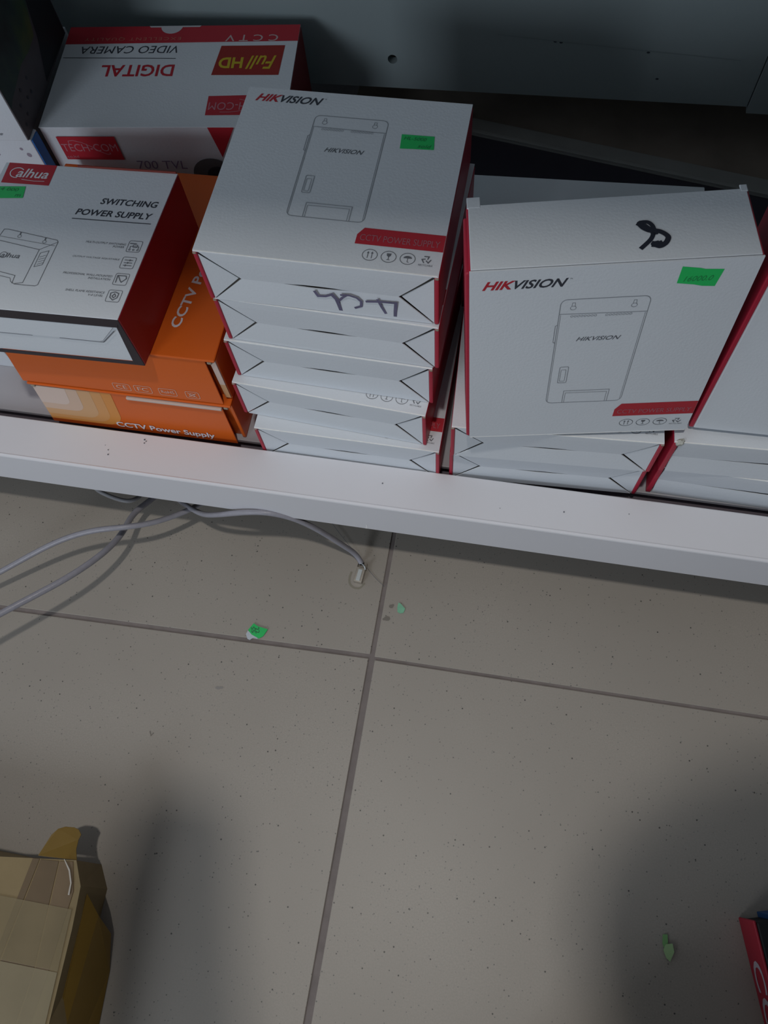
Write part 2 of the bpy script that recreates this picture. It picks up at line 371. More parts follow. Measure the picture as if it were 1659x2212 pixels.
def symbols(P, y, xs, r=0.0062):
    for x in xs[:3]: P.ring(x, y, r, 0.00055, 26, 0.92)
    x = xs[0]
    for dx in (-.0017, .0017):
        P.line([(x + dx, y - .0032), (x + dx, y + .0028)], 0.0006).poly([(x + dx - .0011, y + .0016), (x + dx + .0011, y + .0016), (x + dx, y + .0036)])
    x = xs[1]; P.poly([(x - .002, y + .0034), (x + .002, y + .0034), (x + .0016, y + .001), (x, y - .0004), (x - .0016, y + .001)]).line([(x, y), (x, y - .003)], .0006).line([(x - .0012, y - .0031), (x + .0012, y - .0031)], .0005)
    x = xs[2]; P.poly([(x - .0036, y + .0004)] + [(x + .0036 * math.cos(a), y + .0004 + .0024 * math.sin(a)) for a in [math.pi - i * math.pi / 8 for i in range(1, 8)]] + [(x + .0036, y + .0004)])
    P.line([(x, y), (x, y - .0032), (x + .0012, y - .0036)], .0005)
    x = xs[3]
    for k in range(3):
        a = math.radians(90 + 120 * k); c, s_ = math.cos(a), math.sin(a)
        P.line([(x + .0032 * c - .0018 * s_, y + .001 + .0032 * s_ + .0018 * c), (x + .0032 * c + .0018 * s_, y + .001 + .0032 * s_ - .0018 * c), (x + .0012 * math.cos(a - 1), y + .001 + .0012 * math.sin(a - 1))], .0009)
    P.text('RECYCLABLE', x - .0058, y - .0056, .0116, .0017)

def box_prints(t, W, D, h, vs):
    Q = lambda: Print((0, 0, h), (1, 0, 0), (0, vs, 0))
    def V(v): return v * vs
    Q().text('HIK', .0095, V(.1782), .0250, .0088, .42, .030).done('red_logo_lettering', INKRED, t)
    Q().text('VISION', .0338, V(.1782), .0392, .0088, .42, .022).text('TM', .0740, V(.1782) + .0072, .0018, .0012).done('dark_logo_lettering', INK, t)
    P = Q()
    def sc(pts): return [(x, V(y)) for x, y in pts]
    P.line(sc(rrect(.0700, .1375, .0475, .1655, .005)), .0006, True)
    P.line(sc([(.0704, .1515), (.1371, .1505)]), .0005).line(sc([(.0712, .0500), (.0712, .1505)]), .0004).line(sc([(.1362, .0500), (.1362, .1495)]), .0004)
    for cx in (.0800, .1262):
        P.ring(cx, V(.1572), .0022, .0004, 14).line(sc([(cx - .0013, .1588), (cx - .0010, .1622), (cx + .0010, .1622), (cx + .0013, .1588)]), .0004)
    for a0 in (.0800, .1070):
        for i in range(8): P.ring(a0 + i * .0026, V(.1490), .0010, .0003, 8)
    P.line(sc([(.0700, .1215), (.0683, .1225), (.0683, .1398), (.0700, .1408)]), .0005)
    P.line(sc(rrect(.0776, .0850, .0740, .0935, .0010, 2)), .0005, True).line(sc(rrect(.0790, .0832, .0760, .0900, .0006, 2)), .0004, True)
    P.line(sc([(.0845, .0480), (.0845, .0632), (.1247, .0632), (.1247, .0480)]), .0005).line(sc([(.0862, .0480), (.0862, .0605), (.1228, .0605), (.1228, .0480)]), .0004)
    P.done('unit_outline_drawing', INKGREY, t)
    Q().text('HIKVISION', .0868, V(.1228), .0358, .0050, .42, .012).done('drawing_lettering', INKMID, t)
    Q().poly([(.1345, V(.0252)), (.1347, V(.0350)), (.1397, V(.0425)), (W - .0002, V(.0425)), (W - .0002, V(.0252))]).done('red_banner', INKRED, t)
    Q_ = Q(); Q_.lift = .0004; Q_.text('CCTV POWER SUPPLY', .1378, V(.0290), .0670, .0066, 0, 0).done('banner_lettering', INKBAN, t)
    P = Q(); symbols(P, V(.0150), (.1493, .1650, .1808, .1962)); P.done('handling_symbols', INKMID, t)

Wm, Dm, hm = .2086, .1948, .06283
ZS = .178
G1 = 'white power supply boxes of the tall middle stack'
labs = ['white mailer box at the very bottom of the tall middle stack, tucked behind the rail',
        'white mailer box second from the bottom of the tall middle stack',
        'white mailer box in the middle of the tall five-box stack, three from the top',
        'white mailer box directly under the topmost box of the tall middle stack',
        'topmost white mailer box of the middle stack with green sticker and outline drawing facing up']
poses = [(-.2621, .3925, -.0123), (-.2768, .4104, -.0662), (-.2719, .4199, -.0356), (-.2663, .4220, -.0392), (-.2671, .4210, -.0170)]
proto = mailer('mailer_box', Wm, Dm, hm, labs[0], 'box', G1, loc=(poses[0][0], poses[0][1], ZS), rz=poses[0][2])
def dup(root, loc, rz, label, group):
    r = root.copy(); COL.objects.link(r); r.location = loc; r.rotation_euler = (0, 0, rz); r['label'] = label; r['group'] = group
    for ch in list(root.children):
        c = ch.copy(); COL.objects.link(c); c.parent = r
    return r
stack = [proto] + [dup(proto, (poses[i][0], poses[i][1], ZS + i * hm), poses[i][2], labs[i], G1) for i in range(1, 5)]
topbox = stack[4]
Print((0, 0, hm), (1, 0, 0), (0, 1, 0)).poly([(.1517, .1512), (.1810, .1516), (.1828, .1358), (.1660, .1350), (.1529, .1342)]).done('price_sticker', GREEN, topbox, 'green rectangular price sticker')
P = Print((0, 0, hm), (1, 0, 0), (0, 1, 0), .0004); P.text('HL-5000', .1545, .1450, .020, .0038, .2); P.text('sold', .168, .1368, .012, .0040, .3); P.done('sticker_writing', GREENINK, topbox)
MARK = mat('purple_marker', (0.13, 0.12, 0.20, 1), 0.6, var=0.3, vscale=80)
P = Print((0, .0012, 0), (1, 0, 0), (0, 0, 1), .0006)
P.line([(.146, .0205), (.158, .0222), (.1722, .0228)], .0026).line([(.1718, .0228), (.1708, .0125), (.1703, .0035)], .0030).line([(.1560, .0245), (.159, .015), (.1619, .0075)], .0024)
P.line([(.1240, .0255), (.1310, .0262), (.1375, .0240), (.1412, .0195), (.1405, .0130), (.1352, .0100)], .0024).line([(.1005, .0262), (.1028, .0205), (.1093, .0212), (.1155, .0245)], .0026)
P.line([(.1155, .0245), (.1190, .019), (.1203, .0118), (.1218, .0015)], .0034).line([(.1290, .0260), (.1250, .0225), (.1205, .0165)], .0024)
P.done('marker_writing', MARK, topbox, 'purple marker writing "4ch" upside down')

G2 = 'white power supply boxes of the low two-box pile'
dup(proto, (-.0415, .3925, ZS), .0358, 'white mailer box on the deck, lower of the two under the upright box', G2)
dup(proto, (-.0405, .3866 + .0015, ZS + hm), .0426, 'white mailer box, upper of the two that carry the upright box with the marker scribble', G2)

# upright box on the low pile
up = mailer('mailer_box', Wm, .2322, .0672, 'upright white mailer box with black marker scribble on its top edge and torn green sticker', 'box', prints=True, vs=.2322 / .1948)
ex = Vector((.9872, .1554, .0370)); ev = Vector((-.1535, .9869, -.0496)); ew = Vector((-.0443, .0432, .9981))
org = Vector((-.0213, .3780, .3046)) + ev * .0672
up.rotation_euler = (0, 0, 0)
up.matrix_world = Matrix(((ex.x, ew.x, -ev.x, org.x), (ex.y, ew.y, -ev.y, org.y), (ex.z, ew.z, -ev.z, org.z), (0, 0, 0, 1)))
Print((0, 0, .0672), (1, 0, 0), (0, 1, 0)).poly([(.1531, .2265), (.1665, .2240), (.1700, .2228), (.1837, .2217), (.1814, .2041), (.1720, .2050), (.1655, .2070), (.1528, .2093)]).done('price_sticker', GREEN, up, 'torn green price sticker')
P = Print((0, 0, .0672), (1, 0, 0), (0, 1, 0), .0004); P.text('16000.0', .157, .2108, .021, .0052, .3); P.done('sticker_writing', GREENINK, up)
# scribble lies on the long edge (local +y face): x along box, -z is away from viewer
P = Print((0, .2322, .0672), (1, 0, 0), (0, 0, -1), .0004)
def Lz(pts): return smooth([(x, y) for x, y in pts])
Tk = .0672
P.line(Lz([(x, Tk - .0672 + y) for x, y in ((.1275, .0318), (.1262, .0330), (.1248, .0322), (.1262, .0298), (.1300, .0280), (.1335, .0290), (.1352, .0325))]), .0016) if False else None
LOOP = [(.1364, .0275), (.1359, .031), (.1349, .0355), (.1327, .0384), (.1296, .0391), (.1259, .0381), (.1271, .0344), (.1305, .031), (.1341, .029), (.1343, .0259), (.1322, .0217), (.1289, .018), (.1249, .014)]
P.line(Lz(LOOP), .0033); P.line(Lz([(.1264, .0374), (.1290, .0350), (.1318, .0318)]), .0052)
P.line(Lz([(.1361, .0301), (.1398, .0289), (.1432, .026), (.1448, .0228), (.1431, .0186), (.1403, .0159), (.1373, .0148), (.1347, .0163), (.1338, .0172), (.1364, .0179)]), .0040)
P.line(Lz([(.1345, .0168), (.1368, .0163), (.1385, .0168)]), .0056)
P.done('marker_scribble', mat('black_marker', (0.015, 0.017, 0.03, 1), 0.5), up, 'black marker scribble like a number two')
for x0, x1, z0, z1 in ((.0000, .0105, -.0085, .003), (.2030, .2084, -.0040, .003)):
    box('tuck_tab', WHITE, up, x0, x1, .2310, .2324, z0, z1, bevel=.0006)
box('side_flange', RED, up, -.0030, .0003, .002, .2300, .0100, .0660, bevel=.0012)

# boxes on the right
G3 = 'long white boxes at the right end'
mailer('mailer_box', .30, .21, hm, 'long white box with wide slot on the deck at the right end, lower one', 'box', G3, loc=(.1795, .4050, ZS), rz=-.02, prints=False, zig=False, slot=(.045, .27), slot_open=.0022, tl=.005)
r2 = mailer('mailer_box', .30, .21, hm, 'long white box with dented corner and wide slot at the right end, upper one', 'box', G3, loc=(.1775, .4005, ZS + hm), rz=.035, prints=False, zig=False, slot=(.040, .27), slot_open=.0022, tl=.005)
bm = bmesh.new(); bmesh.ops.create_icosphere(bm, subdivisions=2, radius=.0042)
for v in bm.verts: v.co += Vector((random.uniform(-1, 1), random.uniform(-1, 1), random.uniform(-1, 1))) * .0012
o = finish(bm, 'crushed_corner', mat('torn_card', (0.45, 0.46, 0.42, 1), .9, var=.35, vscale=200), r2); o.location = (.0060, .0020, hm - .002)
st = thing('upright_box', (.1885, .4155, ZS + 2 * hm + .0004), .012, 'plain white box standing upright with red side at the right edge', 'box')
box('box_body', WHITE, st, 0.0045, .26, 0, .064, 0, .235, bevel=.0012); box('side_wall', RED, st, 0, .0045, .0002, .0638, .0005, .2345, bevel=.0012)
st.rotation_euler = (-.085, 0, .012); st.location.z += .0054
# upright box behind the low pile
bk = thing('upright_box', (-.0546, .5960, ZS), .032, 'white box standing on its long side in shadow behind the upright marked box', 'box')
box('box_body', WHITE, bk, .001, .24, 0, .0640, 0, .189, bevel=.001); box('side_wall', RED, bk, -.0015, .001, .0005, .0635, .001, .188, bevel=.0006)
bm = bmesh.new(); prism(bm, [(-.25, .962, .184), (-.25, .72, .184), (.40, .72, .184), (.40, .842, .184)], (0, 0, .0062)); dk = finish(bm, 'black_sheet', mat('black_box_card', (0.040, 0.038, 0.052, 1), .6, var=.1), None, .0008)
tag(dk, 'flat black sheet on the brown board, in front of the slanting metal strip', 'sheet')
# ================================================================== ORANGE BOXES
PEACH = [mat('peach_print_%s' % n, c, .4) for n, c in (('pale', (.66, .52, .45, 1)), ('light', (.62, .44, .33, 1)), ('mid', (.62, .36, .18, 1)), ('deep', (.64, .31, .11, 1)), ('amber', (.66, .27, .06, 1)))]
def orange_box(loc, rz, label, W, D, h, lower):
    t = thing('orange_box', loc, rz, label, 'box', 'orange power supply boxes at the left')
    box('tray', ORANGE, t, .004, W - .004, .010, D, 0, h - .003, bevel=.001)
    box('lid', ORANGE, t, .0, W, .002, D, h - .003, h, bevel=.0012)
    for a, b_ in ((0, .0045), (W - .0045, W)):
        box('side_wall', ORANGE if not lower else ORANGE, t, a, b_, .006, D - .001, .0005, h - .0032, bevel=.0012)
    # front flap leans out slightly at the bottom, with a folded pale edge
    fx0, fx1 = .0035, W - .012
    bm = bmesh.new(); prism(bm, [(fx0, .004, h - .0045), (fx1, .004, h - .0045), (fx1 + .004, -.0035, .001), (fx0 - .004, -.0035, .001)], (0, .0016, 0)); fl = finish(bm, 'front_flap', ORANGE, t, .0006)
    box('worn_corner', KRAFT_EDGE, t, W - .009, W - .0035, .0015, .008, h - .0065, h - .003, bevel=.0012)
    box('worn_corner', KRAFT_EDGE, t, .0035, .009, .0015, .008, h - .0065, h - .003, bevel=.0012)
    return t
ol = orange_box((-.5335, .4045, ZS), 0.0, 'lower orange box on the deck with white lettering and peach curves', .244, .250, .078, True)
ou = orange_box((-.5370, .4120, ZS + .078), 0.0, 'upper orange box under the switching supply box, with certification marks', .2480, .250, .078, False)
nrm = Vector((0, -(.0775 - .0045 + .0), -.0075))
flx = Vector((1, 0, 0)); fly = Vector((0, .0075, .0725)).normalized()
# peach curves printed on the lower box's flap
def flap_print(lift=.0003): return Print((0, -.0035, .001), flx, fly, lift)
def quarter(x1, y0, y1, sl, r):
    pts = [(sl, y1), (x1, y1)]
    for a in (0, 15, 30, 45, 60, 75, 90):
        a = math.radians(a); pts.append((x1 - .003 - r + r * math.cos(a), y0 + r - r * math.sin(a)))
    return pts + [(sl - .001 * (y1 - y0) / .02, y0)]
for i, (x1, y0, r) in enumerate(((.100, .0075, .024), (.087, .0115, .021), (.074, .0180, .018), (.058, .0290, .015), (.044, .0400, .011))):
    flap_print(.0003 + .00012 * i).poly(quarter(x1, y0, .0722, .0040, r)).done('peach_curve', PEACH[4 - i], ol)
P = flap_print(.0009); P.text('CCTV Power Supply', .086, .004, .124, .0128, 0, .022); P.done('white_lettering', INKWHITE, ol)
# pale folded rim along the upper edge of the lower box
box('pale_fold', mat('pale_fold_card', (.62, .50, .44, 1), .5), ol, .12, .233, -.0002, .004, .0700, .0738, bevel=.0008)
P = flap_print(.0004)
for x in (.114, .139, .168, .199):
    wdt = .020 if x < .199 else .0155
    P.line([(x + a, .0055 + b) for a, b in rrect(0, wdt, 0, .0115, .002, 2)], .0006, True)
P.text('CE', .1175, .0082, .0125, .0062).text('FC', .1425, .0082, .0125, .0062).text('RoHS', .1705, .0092, .015, .0050).line([(.2020, .0080), (.2110, .0145)], .0008).line([(.2020, .0145), (.2110, .0080)], .0008).ring(.2065, .0113, .0030, .0006, 12)
P.done('certification_marks', mat('marks_ink', (.70, .48, .40, 1), .5), ou)
# side panel of upper box, pale stripe
box('pale_corner_print', PEACH[0], ou, .2412, .2474, .0044, .0058, .030, .0735, bevel=0); box('pale_corner_print', PEACH[2], ou, .2412, .2474, .0044, .0058, .004, .030, bevel=0)
# lettering on top, reading away from the shelf front
P = Print((0, 0, .078), (.14, .99, 0), (-.99, .14, 0), .0003)
P.o = Vector((-.3331 + .5370, .4490 - .4120, .078)); P.text('CCTV Power Supply', 0, 0, .170, .0145, 0, .022); P.done('white_lettering', INKWHITE, ou)

# ================================================================== SWITCHING SUPPLY BOX
zD = ZS + .156
db = thing('switching_supply_box', (-.5475, .3963, zD), .0192, 'white box with red side and black edging on top of the orange boxes', 'box')
Wd, Dd, hd = .1885, .184, .0765
box('box_body', WHITE, db, .0015, Wd - .002, .006, Dd, 0, hd - .0005, bevel=.0008)
box('side_wall', DAHRED, db, Wd - .0020, Wd + .0006, .0008, Dd - .0005, .0005, hd - .001, bevel=.0008)
box('side_wall', DAHRED, db, -.0006, .0020, .0008, Dd - .0005, .0005, hd - .001, bevel=.0008)
box('lid', WHITE, db, 0, Wd, .0004, Dd, hd - .0010, hd, bevel=.0005)
# front: black frame with recessed white tongue
bm = bmesh.new()
def fpoly(bm, pts, y=0, d=.0016): prism(bm, [(x, y, z) for x, z in pts], (0, d, 0))
fpoly(bm, [(0, hd - .0008), (Wd, hd - .0008), (Wd - .0035, hd - .0130), (.0035, hd - .0130)])
fpoly(bm, [(Wd, hd - .001), (Wd, 0), (Wd - .0110, .0045), (Wd - .0060, hd - .0130)])
fpoly(bm, [(0, hd - .001), (0, 0), (.0110, .0045), (.0060, hd - .0130)])
fpoly(bm, [(0, 0), (Wd, 0), (Wd - .0110, .0048), (.0110, .0048)])
finish(bm, 'front_edging', BLACKCARD, db, .0004)
bm = bmesh.new(); fpoly(bm, [(.0062, hd - .0135), (Wd - .0060, hd - .0135), (Wd - .0112, .0050), (.0112, .0050)], .0016); finish(bm, 'front_panel', WHITE, db, .0003)
bm = bmesh.new(); fpoly(bm, [(.012, hd - .0140), (Wd - .010, hd - .0140), (Wd - .030, .0385), (Wd - .034, .0372), (.034, .0372), (.030, .0385)], .0004, .0014); finish(bm, 'tuck_tongue', WHITE, db, .0004)
P = Print((0, .0003, 0), (1, 0, 0), (0, 0, 1)); P.line([(Wd - .0112, hd - .0195), (Wd - .030, .0366), (Wd - .0756, .0372)], .0010); P.line([(Wd - .105, .0372), (.034, .0370)], .0009); P.done('panel_gap', INKMID, db)
def DQ(l=.0002): return Print((Wd, 0, hd), (1, 0, 0), (0, 1, 0), l)
DQ().poly([(-.1730, .1838), (-.1199, .1838), (-.1204, .1561), (-.1731, .1562)]).done('red_logo_panel', INKRED, db)
P = DQ(.0004); P.text('alhua', -.1600, .1650, .0350, .0118, .25, .015); P.line([(-.1600 + .0075 * math.cos(a), .1705 + .0068 * math.sin(a)) for a in [math.radians(40 + 22 * i) for i in range(12)]], .0011); P.line([(-.152, .1618), (-.138, .1606), (-.127, .1612)], .0006); P.done('white_logo_lettering', INKWHITE, db)
DQ(.0003).poly([(-.1800, .1500), (-.1443, .1529), (-.1423, .1374), (-.1790, .1340)]).done('price_sticker', GREEN, db, 'green price sticker near the red panel')
DQ(.0005).text('14 000', -.1735, .1455, .0230, .0042, .2).text('m', -.152, .1385, .006, .003, .2).done('sticker_writing', GREENINK, db)
P = DQ(); P.text('SWITCHING', -.0588, .1372, .0608, .0076, .22, .018).text('POWER SUPPLY', -.0808, .1216, .0810, .0076, .22, .018).line([(-.0818, .1161), (.0007, .1161)], .0009).done('bold_lettering', INK, db)
P = DQ(); 
for tx, x, y, wd in (('MULTI-OUTPUT SWITCHING', -.0586, .0872, .0417), ('POWER', -.0295, .0838, .0115), ('OUTPUT VOLTAGE ADJUSTABLE', -.0665, .0682, .0486), ('PROFESSIONAL WALL-MOUNTED', -.0698, .0478, .0503), ('INSTALLATION', -.0430, .0440, .0228), ('SHELL FLAME RESISTANCE', -.0612, .0282, .0400), ('V-0 LEVEL', -.0370, .0245, .0150)):
    P.text(tx, x, y, wd, .0024, .2, .0)
P.done('feature_lettering', INKMID, db)
P = DQ()
for cx, cy in ((-.0078, .0868), (-.0086, .0665), (-.0098, .0465), (-.0112, .0265)): P.line([(cx + a + b * .06, cy + b) for a, b in rrect(-.0068, .0068, -.0068, .0068, .0015, 2)], .0005, True)
cx, cy = -.0078, .0868; P.line([(cx - .005, cy + .0035), (cx + .001, cy + .0035)], .001).line(rrect(cx - .0015, cx + .003, cy - .001, cy + .002, .0004, 1), .0006, True).line([(cx - .004, cy - .003), (cx - .004, cy), (cx + .0045, cy), (cx + .0045, cy - .003)], .0006)
for dx in (-.004, 0, .0042): P.ring(cx + dx, cy - .0042, .0009, .0005, 8)
cx, cy = -.0086, .0665
for dy in (.0032, 0, -.0032): P.line([(cx - .004, cy + dy), (cx + .004, cy + dy)], .0007).poly([(cx + dy * .5 - .0008, cy + dy - .0014), (cx + dy * .5 + .0012, cy + dy), (cx + dy * .5 - .0008, cy + dy + .0014)])
cx, cy = -.0098, .0465; P.line([(cx - .0045, cy - .004), (cx - .0045, cy + .0042), (cx + .004, cy + .0042), (cx + .005, cy + .001), (cx + .001, cy - .0035), (cx - .001, cy - .001), (cx - .0035, cy + .0035)], .0009)
cx, cy = -.0112, .0265; P.line([(cx, cy + .0048), (cx + .004, cy + .0032), (cx + .0036, cy - .0018), (cx, cy - .0048), (cx - .0036, cy - .0018), (cx - .004, cy + .0032)], .0009, True).line([(cx, cy + .0026), (cx + .0018, cy), (cx, cy - .0022), (cx - .0018, cy - .0002)], .0009, True)
P.done('feature_icons', INKMID, db)
P = DQ()
P.line([(-.1500, .0870), (-.1478, .0960), (-.1431, .0962), (-.0885, .0872), (-.0868, .0850), (-.0905, .0320), (-.0930, .0303), (-.1140, .0304), (-.1190, .0330)], .0006)
P.line([(-.1600, .0790), (-.1472, .0815), (-.1030, .0739), (-.1064, .0330), (-.1140, .0312)], .0006).line([(-.1030, .0739), (-.0868, .0850)], .0005).line([(-.1500, .0870), (-.0885, .0800)], .0004)
P.line([(-.1600, .0480), (-.1336, .0437), (-.1170, .0406), (-.1170, .0312)], .0006).line([(-.1600, .0432), (-.1210, .0372), (-.1190, .0330)], .0005)
P.line([(-.1005, .0700), (-.0925, .0735), (-.0938, .0560), (-.1015, .0528)], .0005, True)
for i in range(4): P.line([(-.0995, .0560 + i * .003), (-.0940, .0585 + i * .003)], .0004)
for cx, cy in ((-.1290, .0885), (-.1010, .0840)): P.ring(cx, cy, .0019, .0004, 10).line([(cx, cy + .002), (cx, cy + .0048)], .0012)
P.done('unit_outline_drawing', INKMID, db)
DQ().text('alhua', -.1400, .0615, .0200, .0056, .25, .01).ring(-.1375, .0642, .0036, .0006).done('drawing_lettering', INKMID, db)
# thin red rear edge showing above the lid
box('rear_flap', mat('brown_red_card', (.20, .03, .02, 1), .5), db, .080, .187, Dd - .0002, Dd + .0012, .030, hd + .0018, bevel=.0003)

for ch in db.children:      # the carton has racked a little out of square
    if ch.name.split('.')[0] in ('box_body', 'side_wall', 'lid', 'rear_flap'):
        for v in ch.data.vertices: v.co.x += .062 * v.co.y
# small white box on the deck at the far left
wb = thing('small_white_box', (-.735, .4690, ZS), .0, 'small white box on the deck left of the orange boxes', 'box')
box('box_body', WHITE, wb, 0, .126, 0.001, .15, 0, .1215, bevel=.001); box('lid', WHITE, wb, -.0005, .1265, 0, .151, .1215, .125, bevel=.0008)

# ================================================================== VIDEO CAMERA BOX
tb = thing('video_camera_box', (-.5583, .6760, ZS), .1, 'large white and red video camera box with upside-down printing, at the back left', 'box')
Wt, Dt, ht = .2865, .169, .192
box('box_body', WHITE, tb, 0, Wt - .001, .001, Dt, 0, ht - .001, bevel=.001)
box('side_wall', mat('dark_red_card', (.22, .015, .02, 1), .5), tb, Wt - .001, Wt + .0005, .001, Dt - .001, .001, ht - .002, bevel=.0004)
box('lid', WHITE, tb, 0, Wt, 0, Dt, ht - .001, ht, bevel=.0004)
def TQ(l=.0002): return Print((0, 0, ht), (-1, 0, 0), (0, -1, 0), l)
def tq(x, y): return (-x, -y)
TQ().poly([(0, -Dt), (0, -.1385), (-Wt, -.1405), (-Wt, -Dt)]).done('red_band', INKRED, tb)
NOTCH = mat('card_inside', (.55, .55, .58, 1), .6)
P = TQ(.0004); P.poly([(-.1285 + .0135 * math.cos(a), -Dt + .0005 + .0135 * math.sin(a)) for a in [math.radians(d) for d in range(0, 181, 12)]]); P.poly([(-.165, -Dt), (-.100, -Dt), (-.102, -Dt + .0025), (-.163, -Dt + .0025)]); P.done('thumb_notch', NOTCH, tb)
P = TQ(.0004); P.text('CCTV', -.262, -.1515 , .064, .0110, 0, .005, 1.6); P.done('band_lettering', mat('band_ink', (.55, .42, .42, 1), .5), tb)
P = TQ(.0004); P.text('EXCELLENT QUALITY', -.1430, -.1500, .120, .0062, 0, 0, 1.25); P.done('faint_band_lettering', mat('faint_band_ink', (.50, .16, .12, 1), .5), tb)
P = TQ(); P.text('DIGITAL', -.1435, -.1010, .0890, .0190, 0, .018); P.done('red_lettering', INKRED, tb)
P = TQ(); P.text('VIDEO CAMERA', -.1425, -.1340, .1205, .0125, .18, .0).line([(-.0030, -.1150), (-.1420, -.1120)], .0010); P.done('dark_lettering', INK, tb)
TQ().poly([(-.1950, -.1330), (-.2720, -.1330), (-.2700, -.0830), (-.1900, -.0835)]).done('logo_panel', mat('dark_red_print', (.30, .018, .012, 1), .5), tb)
P = TQ(.0004); P.text('HD', -.2250, -.1120, .0290, .0175, 0, .03); P.text('Full', -.2640, -.1150, .0350, .0220, .35, .012); P.done('yellow_logo_lettering', mat('yellow_print', (.55, .42, .02, 1), .5), tb)
TQ().poly([(-.1925, -.0490), (-.2700, -.0510), (-.2700, -.0190), (-.1930, -.0184)]).done('logo_panel', INKRED, tb)
P = TQ(.0004); P.text('TECH-COM', -.2640, -.0385, .0690, .0120, 0, 0); P.line([(-.215 - .030 * math.cos(a) , -.0340 + .0110 * math.sin(a)) for a in [math.radians(-60 + 20 * i) for i in range(9)]], .0008); P.done('white_logo_lettering', INKPINK, tb)
def TF(l=.0003): return Print((0, 0, 0), (1, 0, 0), (0, 0, 1), l)
TF().poly([(.0150, .1795), (.0850, .1795), (.0856, .1464), (.0154, .1470)]).done('logo_panel', INKRED, tb)
P = TF(.0005); P.text('TECH-COM', .0165, .1590, .0665, .0105, 0, 0); P.text('co.ltd', .0170, .1495, .014, .0035)
P.line([(.0270, .1700), (.0275, .1735), (.0330, .1745), (.0430, .1715), (.0520, .1660), (.0600, .1590), (.0680, .1545), (.0720, .1550), (.0715, .1570)], .0008); P.done('white_logo_lettering', INKPINK, tb)
TF().poly([(.1985, .1918), (.2290, .1918), (.2060, .1500)]).done('red_arrow', INKRED, tb)
P = TF(); P.text('700 TVL', .0990, .1330, .060, .0120, .1, -.004); P.done('marker_writing', mat('violet_marker', (.22, .18, .30, 1), .6), tb)
P = TF(); P.poly([(.1900 + .026 * math.cos(a), .1225 + .026 * math.sin(a)) for a in [math.radians(10 * i) for i in range(19)]]).done('lens_picture', mat('lens_grey', (.12, .13, .14, 1), .5), tb)
P = TF(.0005); P.poly([(.1950 + .014 * math.cos(a), .1225 + .014 * math.sin(a)) for a in [math.radians(12 * i) for i in range(16)]]).done('lens_centre', INK, tb)

# blue-edged box and dark picture box at the far left
bb = thing('blue_edged_box', (-.860, .6560, ZS), .0, 'white box with bright blue side under the dark picture box', 'box')
box('box_body', WHITE, bb, 0, .2995, 0, .0175, 0, .192, bevel=.001); box('side_wall', mat('blue_card', (.02, .16, .50, 1), .5), bb, .2995, .3010, .0010, .0158, .001, .1905, bevel=.0004)
P = Print((0, 0, 0), (1, 0, 0), (0, 0, 1)); P.text('IP', .243, .163, .006, .006); P.disc(.287, .170, .003).disc(.281, .178, .002); P.done('small_print', mat('faint_print', (.30, .26, .32, 1), .6), bb)
box('box_back', WHITE, bb, 0, .276, .0175, .19, 0, .1915, bevel=.001)
pb = thing('picture_box', (-.5615, .6545, ZS + .1922), .095, 'tall dark box with dim green picture on its side, at the upper left corner', 'box')
def pic_mat():
    m = bpy.data.materials.new('dark_picture'); m.use_nodes = True; nt = m.node_tree; b = nt.nodes['Principled BSDF']; tc = nt.nodes.new('ShaderNodeTexCoord')
    n = nt.nodes.new('ShaderNodeTexNoise'); n.inputs['Scale'].default_value = 14; n.inputs['Detail'].default_value = 5; nt.links.new(tc.outputs['Object'], n.inputs['Vector'])
    r = nt.nodes.new('ShaderNodeValToRGB'); e = r.color_ramp.elements; e[0].position = .32; e[0].color = (.006, .010, .014, 1); e[1].position = .75; e[1].color = (.10, .11, .03, 1)
    e2 = e.new(.5); e2.color = (.018, .045, .040, 1); e3 = e.new(.62); e3.color = (.035, .075, .03, 1)
    nt.links.new(n.outputs['Fac'], r.inputs[0]); nt.links.new(r.outputs[0], b.inputs['Base Color']); b.inputs['Roughness'].default_value = .5
    return m
box('box_body', WHITE, pb, -.24, -.0012, 0, .180, 0, .22, bevel=.0008)
box('side_wall', mat('dusk_card', (.085, .075, .085, 1), .5, var=.25, vscale=40), pb, -.0012, 0, .0004, .1796, .0004, .2196, bevel=0)
P = Print((0, 0, 0), (0, 1, 0), (0, 0, 1)); P.poly([(.0008, .040), (.0100, .044), (.0592, .050), (.0850, .046), (.1100, .0469), (.1278, .0764), (.100, .218), (.0008, .218)]).done('picture_print', pic_mat(), pb)
P = Print((0, 0, 0), (0, 1, 0), (0, 0, 1)); P.poly([(.090, .004), (.178, .001), (.1785, .218), (.1278, .218), (.1278, .0764), (.1150, .040)]).done('black_print', mat('near_black', (.010, .013, .018, 1), .6), pb)
P = Print((0, 0, 0), (0, 1, 0), (0, 0, 1), .0004)
for x, y in ((.012, .012), (.024, .016), (.020, .030), (.040, .024), (.034, .038), (.056, .036), (.052, .022)): P.disc(x, y, .0022, 8)
P.done('small_icons', INK, pb)
P = Print((0, 0, 0), (1, 0, 0), (0, 0, 1)); P.text('R.P', -.038, .018, .014, .0055); P.text('2MP', -.036, .0075, .010, .0030); P.done('small_print', INK, pb)

